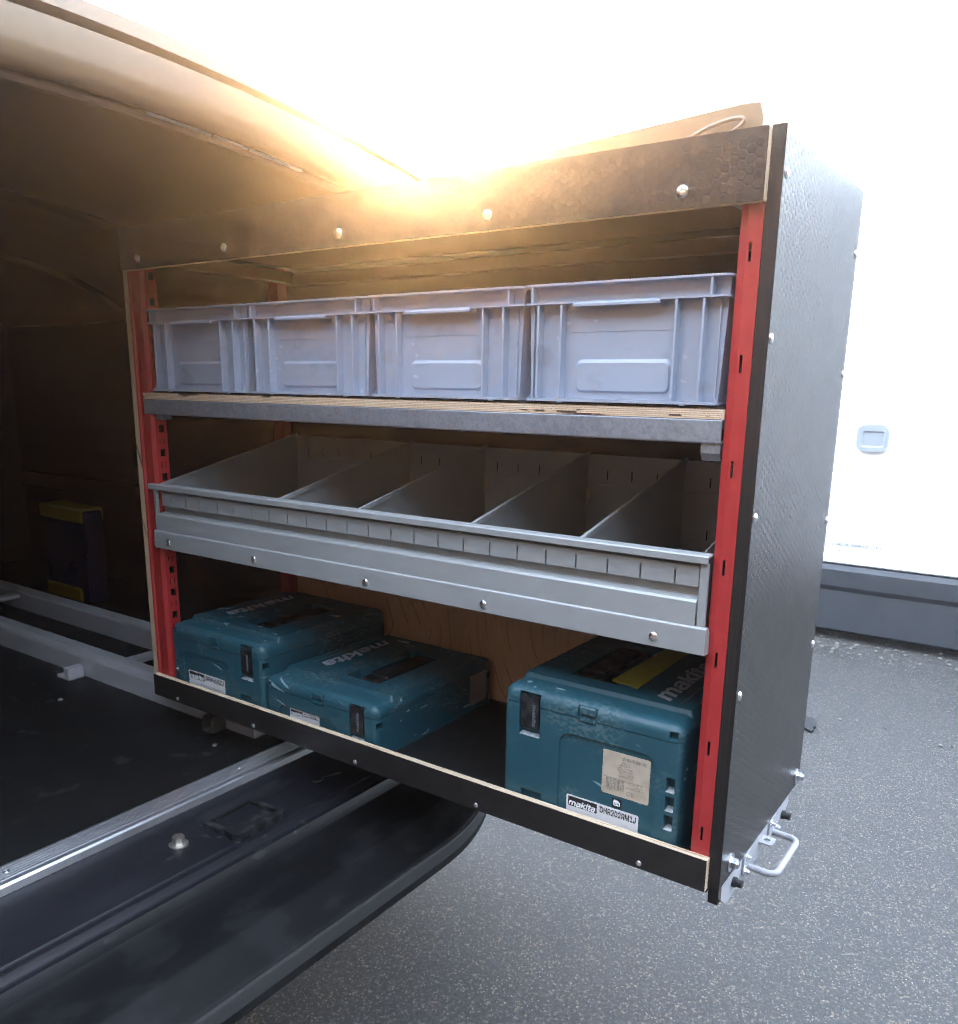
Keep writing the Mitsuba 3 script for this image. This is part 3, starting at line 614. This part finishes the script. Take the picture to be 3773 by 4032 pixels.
# ------------------------------------------------------------------ four grey stacking crates
def crate_meshes():
    W, H, DP, yw = 0.3015, 0.1585, 0.360, 0.0165
    wl, wr = 0.0065, 0.3000
    # shell: tapered walls, open top
    def ring(z, i): return [(wl + i + 0.0055 * (1 - z / H), yw + i), (wr - i - 0.0065 * (1 - z / H), yw + i), (wr - i, DP - yw - i), (wl + i, DP - yw - i)]
    V = []; 
    for z, i in ((0.003, 0), (H, 0), (H, 0.0025), (0.006, 0.0025)): V += [(x, y, z) for x, y in ring(z, i)]
    F = []
    for r in range(3):
        for q in range(4):
            a, b = r * 4 + q, r * 4 + (q + 1) % 4; F += [[a, b, b + 4], [a, b + 4, a + 4]]
    F += [[0, 2, 1], [0, 3, 2], [12, 13, 14], [12, 14, 15]]
    shell = trimesh.Trimesh(np.array(V), np.array(F), process=False)
    rib = []
    for xc, w in ((0.029, 0.0034), (0.066, 0.0034), (0.235, 0.0034), (0.2715, 0.0034)):
        rib.append(bx(xc - w / 2, xc + w / 2, 0.0015, yw + 0.001, 0.001, 0.1315, 0.0006))
    for xc in (0.0165, 0.2900):
        rib.append(bx(xc - 0.0010, xc + 0.0010, yw - 0.0045, yw + 0.002, 0.003, 0.1310))
    for xa, xb in ((0.0115, 0.0195), (0.2945, 0.2890)):   # little struts at the foot
        d_ = 0.0016
        rib.append(ex(Polygon([(xa, 0.001), (xa + d_, 0.001), (xb + d_, 0.0115), (xb, 0.0115)]), 'y', 0.006, 0.0085))
    for xc in (0.0185, 0.2800):
        rib.append(bx(xc - 0.0016, xc + 0.0016, 0.0015, yw + 0.001, 0.1335, 0.1560, 0.0005))
    for yv in (0.05, 0.13, 0.23, 0.31):           # side ribs
        for xa, xb in ((0.0045, wl + 0.004), (wr - 0.004, 0.3015)):
            rib.append(bx(xa, xb, yv - 0.0016, yv + 0.0016, 0.001, 0.1315))
    # dished pad near the foot: sloping shoulder all round
    pad0 = rrect(0.0845, 0.2290, 0.011, 0.0585, 0.010); pad1 = rrect(0.0885, 0.2250, 0.0145, 0.0520, 0.008)
    pv = lambda poly, y: [(x, y, z) for x, z in poly.exterior.coords]
    pad = trimesh.convex.convex_hull(np.array(pv(pad0, yw + 0.001) + pv(pad1, yw - 0.0030)))
    seam = bx(0.070, 0.2335, yw - 0.0007, yw + 0.002, 0.0935, 0.132, 0.0003)
    nook = trimesh.creation.torus(0.0042, 0.0006, major_sections=20, minor_sections=6); nook = rot_to(nook, 'y'); nook.apply_translation([0.0525, yw - 0.0005, 0.112])
    base = ex(rrect(0.0085, 0.2975, 0.002, DP - 0.002, 0.008), 'z', -0.0012, 0.0026)
    feet = [cyl([x, 0.006, -0.002], 'z', 0.004, 0.0016, 12) for x in (0.066, 0.25)]
    # the two flanges
    o = rrect(0.0025, 0.3050, 0.0, DP, 0.012)
    inn = sbox(wl + 0.0025, yw + 0.0025, wr - 0.0025, DP - yw - 0.0025)
    rim = ex(o.difference(inn), 'z', 0.1558, 0.1585)
    o2 = rrect(0.0040, 0.3045, 0.0008, DP - 0.001, 0.011).difference(sbox(wl + 0.001, yw + 0.001, wr - 0.001, DP - yw - 0.001))
    fl = ex(o2.difference(sbox(0.0870, -0.01, 0.2130, 0.0175)), 'z', 0.1312, 0.1336)
    # front grip: a shelf that dips in the middle
    gp = Polygon([(-0.0012, 0.1268), (0.0003, 0.1262), (0.0010, 0.1290), (0.0170, 0.1335), (0.0170, 0.1352), (0.0008, 0.1312), (-0.0012, 0.1300)])
    grip = cat(ex(gp, 'x', 0.0868, 0.2132), bx(0.0868, 0.0885, 0.0, 0.017, 0.1265, 0.1335), bx(0.2115, 0.2132, 0.0, 0.017, 0.1265, 0.1335))
    return {'body': cat(shell, rib, pad, seam, nook, feet), 'base_rim': base, 'top_rim': rim, 'side_flange': fl, 'grip': grip}
cm = {k_: mikit.ply(m_, 'crate_plastic', smooth=25) for k_, m_ in crate_meshes().items()}
CL = ['grey plastic stacking crate beside the left red upright, first of the row', 'grey plastic stacking crate second from the left red upright',
      'grey plastic stacking crate third from the left red upright', 'grey plastic stacking crate against the right red upright, last of the row']
for i in range(4):
    ck = thing('stacking_crate', CL[i], 'crate', 'grey stacking crates on the top shelf')
    for k_, d_ in cm.items():
        scene[numbered(f'{ck}__{k_}')] = {**d_, 'to_world': T().translate([0.0835 + 0.2937 * i, -0.0040 + (0.0, 0.0015, 0.0, -0.001)[i], 0.7105]).scale(0.9694)}

# ------------------------------------------------------------------ teal tool cases
CW, CD = 0.295, 0.370
def case_shell(h, zj):
    """returns (body, lid) Manifolds; local frame: x across the short end, y along the case, z up"""
    foot = ex(rrect(0.0012, CW - 0.0012, 0.0012, CD - 0.0012, 0.010), 'z', 0.0, zj - 0.0006)
    body = mf(foot)
    R = 0.017
    pts = []
    for x in (R, CW - R):
        for y in (R, CD - R):
            for a in np.linspace(0, math.pi / 2, 7):
                for b in np.linspace(0, 2 * math.pi, 24, endpoint=False):
                    pts.append((x + R * math.cos(a) * math.cos(b), y + R * math.cos(a) * math.sin(b), h - R + R * math.sin(a)))
            for b in np.linspace(0, 2 * math.pi, 24, endpoint=False):
                pts.append((x + R * math.cos(b) * 0.98, y + R * math.sin(b) * 0.98, zj + 0.0006))
    lid = m3.Manifold.hull_points(np.array(pts))
    # raised top with bevelled flanks
    p0 = rrect(0.004, CW - 0.004, 0.048, CD - 0.048, 0.006, 3); p1 = rrect(0.009, CW - 0.009, 0.053, CD - 0.053, 0.005, 3)
    top = m3.Manifold.hull_points(np.array([(x, y, h - 0.004) for x, y in p0.exterior.coords] + [(x, y, h + 0.006) for x, y in p1.exterior.coords]))
    return body, lid + top
def case(key, ox, oy, h, zj, flip, sx=1.0):
    """a stackable case at (ox, oy) on the base board; flip turns it half round"""
    oz = 0.0632
    body, lid = case_shell(h, zj)
    for end in (0, 1):
        def E(x0, x1, y0, y1, z0, z1):
            return mbox(x0, x1, y0, y1, z0, z1) if end == 0 else mbox(x0, x1, CD - y1, CD - y0, z0, z1)
        ze = zj - 0.051
        cut = E(0.228, 0.2655, -0.01, 0.011, ze, h - 0.006)                          # latch bay
        body -= cut; lid -= cut
        body -= E(0.222, 0.259, -0.01, 0.007, -0.01, max(0.012, min(0.047, ze - 0.025)))   # foot notch
        zt = zj - 0.053
        zz_ = zt; ledges = []
        for k_ in range(3):                                                           # stacked cavities at the hinge side
            a = zz_ - 0.023; 
            if a < 0.006: break
            body -= E(0.0075, 0.0205, -0.01, 0.016, a, zz_); ledges.append(a); zz_ = a - 0.006
        lid -= E(0.008, 0.020, -0.01, 0.010, zj + 0.004, h - 0.010)
        lid -= E(0.1315, 0.1640, -0.01, 0.0045, zj + 0.0015, h - 0.004)               # clip bay
        body -= E(0.1330, 0.1620, -0.01, 0.004, zj - 0.006, zj + 0.01)
        body -= E(0.272, 0.31, 0.004, 0.020, zj - 0.022, zj - 0.008)
        # sunk panel
        py = rrect(0.0365, 0.1935, -0.05, zj - 0.028, 0.020)
        pm = mf(ex(py, 'y', -0.01, 0.0048)) if end == 0 else mf(ex(py, 'y', CD - 0.0048, CD + 0.01))
        body -= pm ^ mbox(0, CW, -1, 2, -1, 1)
    # handle well: dark sockets at both ends and a trough under the bar
    well = mbox(0.140, 0.224, 0.086, 0.284, h - 0.016, h + 0.02) - mbox(0.125, 0.1640, 0.130, 0.240, h - 0.05, h + 0.05)
    lid -= well
    def place(m):
        v = np.array(m.vertices)
        if flip: v = np.stack([CW - v[:, 0], CD - v[:, 1], v[:, 2]], 1)
        return trimesh.Trimesh(v * [sx, 1, 1] + [ox, oy, oz], m.faces, process=False)
    add = lambda par, n, m, b, s=30, **q: part(par, n, place(to_tm(m)), b, smooth=s, **q)
    dust = []
    for end in (0, 1):
        for xa, xb, zb_, dp in [(0.2295, 0.2640, zj - 0.051, 0.0100)] + [(0.0080, 0.0200, q_, 0.0150) for q_ in ledges]:
            m_ = ex(Polygon([(0.0006, zb_ + 0.0001), (dp, zb_ + 0.0001), (dp, zb_ + 0.0032), (0.0006, zb_ + 0.0009)]), 'x', xa, xb)
            dust.append(m_ if end == 0 else trimesh.Trimesh(np.array(m_.vertices) * [1, -1, 1] + [0, CD, 0], m_.faces[:, ::-1], process=False))
    bk = add(key, 'body', body, 'teal_plastic', 25)
    lk = add(key, 'lid', lid, 'teal_plastic', 25)
    k_ = add(bk, 'dust', cat(dust), 'ledge_dust', False); labels[k_] = {'kind': 'stuff'}
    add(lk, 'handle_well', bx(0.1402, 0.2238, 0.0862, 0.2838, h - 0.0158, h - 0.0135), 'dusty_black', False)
    hk_ = add(key, 'handle', mf(bx(0.176, 0.218, 0.118, 0.252, h - 0.006, h + 0.0075, 0.005)) + mf(bx(0.166, 0.226, 0.094, 0.128, h - 0.008, h + 0.004, 0.005)) + mf(bx(0.166, 0.226, 0.242, 0.276, h - 0.008, h + 0.004, 0.005)), 'black_plastic')
    studs = [cyl([0.181 + 0.0058 * i, 0.128 + 0.0066 * j + (0.0033 if i % 2 else 0), h + 0.0076], 'z', 0.0016, 0.0014, 6) for i in range(6) for j in range(18)]
    k_ = add(hk_, 'grip_studs', cat(studs), 'black_plastic', False); labels[k_] = {'kind': 'stuff'}
    for end in (0, 1):
        M = (lambda m: m) if end == 0 else (lambda m: trimesh.Trimesh(np.array(to_tm(m).vertices) * [1, -1, 1] + [0, CD, 0], to_tm(m).faces[:, ::-1], process=False))
        lt = mf(ex(rrect(0.2310, 0.2625, zj - 0.038, zj + 0.0155, 0.004), 'y', 0.0015, 0.009)) - m3.Manifold.cylinder(0.03, 0.010, 0.010, 24).rotate([90, 0, 0]).translate([0.2467, 0.02, zj + 0.0205])
        q = add(key, 'latch', M(to_tm(lt)), 'black_plastic')
        add(key, 'centre_clip', M(cat(bx(0.1345, 0.1605, -0.0006, 0.004, zj + 0.0075, h - 0.0055, 0.0015), bx(0.1345, 0.1605, 0.0002, 0.004, zj - 0.0042, zj + 0.0015, 0.001))), 'teal_plastic')
        if end == 0 or flip:
            if (end == 0) != flip:
                tx = 'makita'
                # moulded word running up the latch
                o = np.array([0.2515, 0.0014, zj - 0.033]) if not flip else np.array([0.2515, CD - 0.0014, zj - 0.040])
                if not flip: tm = text_on(tx, 0.0062, o, [0, 0, 1], [-1, 0, 0], 0.0005, True, 0.036, 0.2)
                else: tm = text_on(tx, 0.0062, np.array([0.2425, CD - 0.0014, zj + 0.000]), [0, 0, -1], [1, 0, 0], 0.0005, True, 0.036, 0.2) if False else text_on(tx, 0.0062, np.array([0.2420, CD - 0.0014, zj + 0.002]), [0, 0, -1], [-1, 0, 0], 0.0005, True, 0.036, 0.2)
                add(q, 'lettering', tm, 'logo_dark', False)
    # raised word on the lid, reading from back to front, and a thin rule beside it
    lg = text_on('makita', 0.030, [0.050, 0.300, h + 0.0058], [0, -1, 0], [1, 0, 0], 0.0012, True, 0.196, 0.25)
    add(lk, 'logo', lg, 'logo_grey', False)
    add(lk, 'logo_rule', bx(0.0315, 0.0330, 0.10, 0.30, h + 0.0058, h + 0.0066), 'logo_dark', False)
    return bk, lk

def logo_label(key, x0, x1, z1, yf, model, hgt=0.030, small=None):
    """white label: black name block at its left, model number at its right (world coordinates, facing -y)"""
    w = x1 - x0
    lk = part(key, 'label', ex(rrect(x0, x1, z1 - hgt, z1, 0.002), 'y', yf - 0.0006, yf), 'white_label', smooth=False, label='white model label')
    bw_ = 0.41 * w; bh = bw_ * 0.31
    bx0, bz1 = x0 + 0.028 * w, z1 - 0.0022
    part(lk, 'name_block', bx(bx0, bx0 + bw_, yf - 0.0009, yf - 0.0005, bz1 - bh, bz1), 'print_black', smooth=False)
    lg = text_on('makita', bh * 0.62, [bx0 + 0.001, yf - 0.0009, bz1 - bh * 0.92], [1, 0, 0], [0, 0, 1], 0.0003, True, bw_ * 0.93, 0.22)
    part(lk, 'lettering', lg, 'white_print', smooth=False)
    tx = text_on(model, 0.0088 * w / 0.119 + 0.0004, [x0 + 0.48 * w, yf - 0.0006, bz1 - 0.0105 * w / 0.119], [1, 0, 0], [0, 0, 1], 0.0004, True, 0.49 * w)
    part(lk, 'lettering', tx, 'print_black', smooth=False)
    if small:
        part(lk, 'lettering', text_on(small, 0.0022, [x0 + 0.30 * w, yf - 0.0006, z1 - hgt + 0.0035], [1, 0, 0], [0, 0, 1], 0.0004, False, 0.66 * w), 'print_grey', smooth=False)
    return lk

c1 = thing('tool_case', 'teal plastic tool case at the inner end of the rack, beside the left red upright', 'tool case', 'teal tool cases on the bottom board')
case(c1, 0.0840, 0.0050, 0.1600, 0.132, False, 0.9885)
logo_label(c1, 0.1334, 0.2522, 0.1257, 0.0050 + 0.0047, 'DHP458ZJ', 0.030, 'Makita Corporation - www.makita.com')
c2 = thing('tool_case', 'flattest teal plastic tool case, the middle one of the bottom board', 'tool case', 'teal tool cases on the bottom board')
case(c2, 0.3765, 0.0085, 0.1020, 0.079, False)
logo_label(c2, 0.4430, 0.5230, 0.1118, 0.0085 + 0.0047, 'CLX202AJ', 0.024)
sk2 = part(c2, 'sticker', ex(rrect(0.2985, 0.3580, 0.078, 0.150, 0.003), 'x', 0.3765 + CW - 0.0011, 0.3765 + CW - 0.0006), 'grey_label', smooth=False, label='pale grey paper sticker on the side')
for i in range(9):
    z = 0.142 - 0.0045 * i
    part(sk2, 'printed_line', bx(0.3765 + CW - 0.0006, 0.3765 + CW - 0.0003, 0.315 + 0.004 * (i % 3), 0.350 - 0.003 * (i % 2), z - 0.0012, z), 'print_grey', smooth=False)
c3 = thing('tool_case', 'tallest teal tool case with yellow tape on its lid and a cream paper sticker', 'tool case', 'teal tool cases on the bottom board')
X3, Y3, Z3 = 0.9460, 0.0020, 0.0632
case(c3, X3, Y3, 0.2140, 0.1885, True)
yf = Y3 + 0.0047
l3 = logo_label(c3, X3 + 0.1164, X3 + 0.2354, Z3 + 0.0602, yf, 'DHR202RM1J', 0.034)
# battery pictogram above the label
ik = part(c3, 'battery_mark', ex(rrect(X3 + 0.1925, X3 + 0.2075, Z3 + 0.0618, Z3 + 0.0772, 0.0015), 'y', yf - 0.0005, yf + 0.0002), 'print_black', smooth=False)
bat = Polygon([(0.0022, 0.0040), (0.0128, 0.0040), (0.0128, 0.0105), (0.0104, 0.0105), (0.0100, 0.0122), (0.0034, 0.0132), (0.0022, 0.0105)]).difference(union_all([sbox(0.0036 + 0.0023 * i, 0.0052, 0.0048 + 0.0023 * i, 0.0088) for i in range(4)]))
part(ik, 'battery_sign', ex(affinity.translate(bat, X3 + 0.1925, Z3 + 0.0618), 'y', yf - 0.0008, yf - 0.0005), 'white_print', smooth=False)
# cream paper sticker with print
sx0, sx1, sz0, sz1 = X3 + 0.1742, X3 + 0.2490, Z3 + 0.0815, Z3 + 0.1502
cs = part(c3, 'sticker', ex(rrect(sx0, sx1, sz0, sz1, 0.0022), 'y', yf - 0.0005, yf + 0.0002), 'cream_label', smooth=False, label='cream paper sticker with bar code')
def bars(x0, x1, z0, z1, seed):
    g = random.Random(seed); out = []; x = x0
    while x < x1:
        w = g.choice((0.0004, 0.0007, 0.0011)); out.append(bx(x, min(x + w, x1), yf - 0.0008, yf - 0.0005, z0, z1)); x += w + g.choice((0.0005, 0.0008, 0.0012))
    return cat(out)
part(cs, 'bar_code', bars(sx0 + 0.031, sx1 - 0.006, sz1 - 0.0105, sz1 - 0.0055, 3), 'print_brown', smooth=False)
part(cs, 'bar_code', bars(sx0 + 0.007, sx0 + 0.036, sz0 + 0.010, sz0 + 0.0275, 5), 'print_brown', smooth=False)
for i, (t_, x_, w_) in enumerate((('MAKITA', 0.031, 0.013), ('MBXB11 87', 0.028, 0.018), ('MKC- MJ MUK', 0.026, 0.022), ('MILTON KEYNES', 0.0245, 0.026), ('NO        49864', 0.027, 0.024), ('MADE IN P.R.C', 0.026, 0.023))):
    part(cs, 'lettering', text_on(t_, 0.0027, [sx0 + x_, yf - 0.0005, sz1 - 0.0155 - 0.0043 * i], [1, 0, 0], [0, 0, 1], 0.0003, False, w_), 'print_brown', smooth=False)
for t_, x_, z_, w_ in (('S/N    804343 Y', 0.040, 0.0245, 0.025), ('804343 Y', 0.052, 0.0205, 0.013), ('GB/DHR202RM1J', 0.039, 0.0163, 0.028), ('7 88381 69776 4', 0.005, 0.0072, 0.032)):
    part(cs, 'lettering', text_on(t_, 0.0024, [sx0 + x_, yf - 0.0005, sz0 + z_], [1, 0, 0], [0, 0, 1], 0.0003, False, w_), 'print_brown', smooth=False)
part(cs, 'lettering', text_on('CE', 0.0064, [sx0 + 0.0405, yf - 0.0005, sz0 + 0.0055], [1, 0, 0], [0, 0, 1], 0.0003, False, 0.0115), 'print_brown', smooth=False)
part(cs, 'printed_rule', bx(sx0 + 0.002, sx1 - 0.004, yf - 0.0008, yf - 0.0005, sz1 - 0.0415, sz1 - 0.0411), 'print_brown', smooth=False)
# strip of tape across the lid
tp = [(0.1374, 0.100), (0.150, 0.094), (0.163, 0.097), (0.1862, 0.088), (0.1850, 0.200), (0.1830, 0.335), (0.1420, 0.335), (0.1405, 0.200)]
part(c3, 'tape', ex(Polygon([(X3 + x, y) for x, y in tp]), 'z', Z3 + 0.2203, Z3 + 0.2210), 'tape_yellow', smooth=False, label='strip of yellow tape')

# ------------------------------------------------------------------ neighbouring white van
wv = thing('white_van', 'white panel van with grey lower cladding parked beyond the rack', 'van')
YV = 3.62
sil = Polygon([(-4.6, -0.17), (-4.6, 0.35), (-4.3, 0.62), (-3.75, 0.80), (-3.05, 1.55), (-2.75, 1.70), (3.0, 1.76), (3.15, 1.60), (3.2, -0.17)]).buffer(0.06).buffer(-0.03)
bodym = ex(sil, 'y', YV + 0.05, YV + 1.85)
bod = part(wv, 'body', cat(bodym, ex(sil.buffer(-0.05), 'y', YV, YV + 0.06)), 'white_paint', smooth=25)
part(wv, 'cladding', ex(Polygon([(YV - 0.012, -0.175), (YV - 0.030, -0.20), (YV - 0.030, -0.285), (YV - 0.004, -0.315), (YV - 0.012, -0.35), (YV - 0.030, -0.52), (YV + 0.02, -0.545), (YV + 0.10, -0.545), (YV + 0.10, -0.175)]), 'x', -3.25, 2.15), 'cladding_grey', smooth=30)
part(wv, 'chassis', bx(-4.5, 3.1, YV + 0.11, YV + 1.75, -0.50, -0.2), 'cladding_grey')
part(wv, 'sill_moulding', bx(-1.4, 3.1, YV - 0.014, YV + 0.002, -0.166, -0.118, 0.006), 'white_paint')
hp = mf(ex(rrect(0.718, 0.865, 0.425, 0.560, 0.04), 'y', YV - 0.022, YV + 0.002))
part(wv, 'door_handle', hp - mf(bx(0.74, 0.85, YV - 0.04, YV - 0.014, 0.445, 0.53, 0.01)), 'handle_grey')
part(wv, 'lettering', text_on('CARLOW GRAPHICS LTD', 0.0165, [0.655, YV - 0.0008, -0.074], [1, 0, 0], [0, 0, 1], 0.001, False, 0.235), 'print_black', smooth=False)
part(wv, 'badge', cat(bx(0.675, 0.700, YV - 0.002, YV + 0.002, -0.100, -0.094), bx(0.712, 0.73, YV - 0.002, YV + 0.002, -0.093, -0.088)), 'print_grey', smooth=False)
for x, y in ((-3.65, YV + 0.12), (2.55, YV + 0.12), (-3.65, YV + 1.65), (2.55, YV + 1.65)):
    w = part(wv, 'wheel', cyl([x, y, GZ + 0.335], 'y', 0.335, 0.22, 40), 'tyre')
    part(w, 'rim', cyl([x, y, GZ + 0.335], 'y', 0.20, 0.23, 30), 'plate_grey')
part(wv, 'cab_window', ex(Polygon([(-3.55, 0.85), (-3.0, 1.42), (-2.45, 1.48), (-2.45, 0.85)]), 'y', YV - 0.004, YV + 0.001), 'black_plastic', smooth=False)

# scrap on the ground
sc_ = Polygon([(0.82, 2.36), (0.925, 2.352), (0.950, 2.27), (0.940, 2.258), (0.951, 2.235), (0.944, 2.212), (0.925, 2.226), (0.905, 2.234), (0.83, 2.22)])
single('rubber_scrap', ex(sc_, 'z', GZ + 0.0045, GZ + 0.012), 'rubber', 'torn black scrap of rubber matting lying on the asphalt behind the rack', 'rubber scrap', smooth=False)

# ------------------------------------------------------------------ unseen dark walls added behind the camera to shut off the low sky
single('sky_blocker', cat(bx(-9, 6.5, -4.8, -4.4, GZ, 4.4), bx(6.1, 6.5, -4.4, 1.5, GZ, 4.4)), 'dark_trim', 'unseen dark walls added behind the camera to block the low sky', 'sky_blocker', smooth=False)

# ------------------------------------------------------------------ thin scattering medium added to stand in for lens glare around the sun
scene['glare_medium'] = {'type': 'homogeneous', 'albedo': {'type': 'rgb', 'value': [0.65, 0.65, 0.65]}, 'sigma_t': {'type': 'rgb', 'value': [0.022, 0.022, 0.022]},
                      'phase': {'type': 'hg', 'g': 0.95}}
scene['haze'] = {'type': 'cube', 'to_world': T().translate([0, 0, 3.5]).scale([62, 62, 5.2]), 'bsdf': {'type': 'null'}, 'interior': {'type': 'ref', 'id': 'glare_medium'}}
labels['haze'] = {'kind': 'stuff', 'label': 'thin haze added to stand in for the lens glare of the low sun', 'category': 'haze'}
scene['camera']['medium'] = {'type': 'ref', 'id': 'glare_medium'}
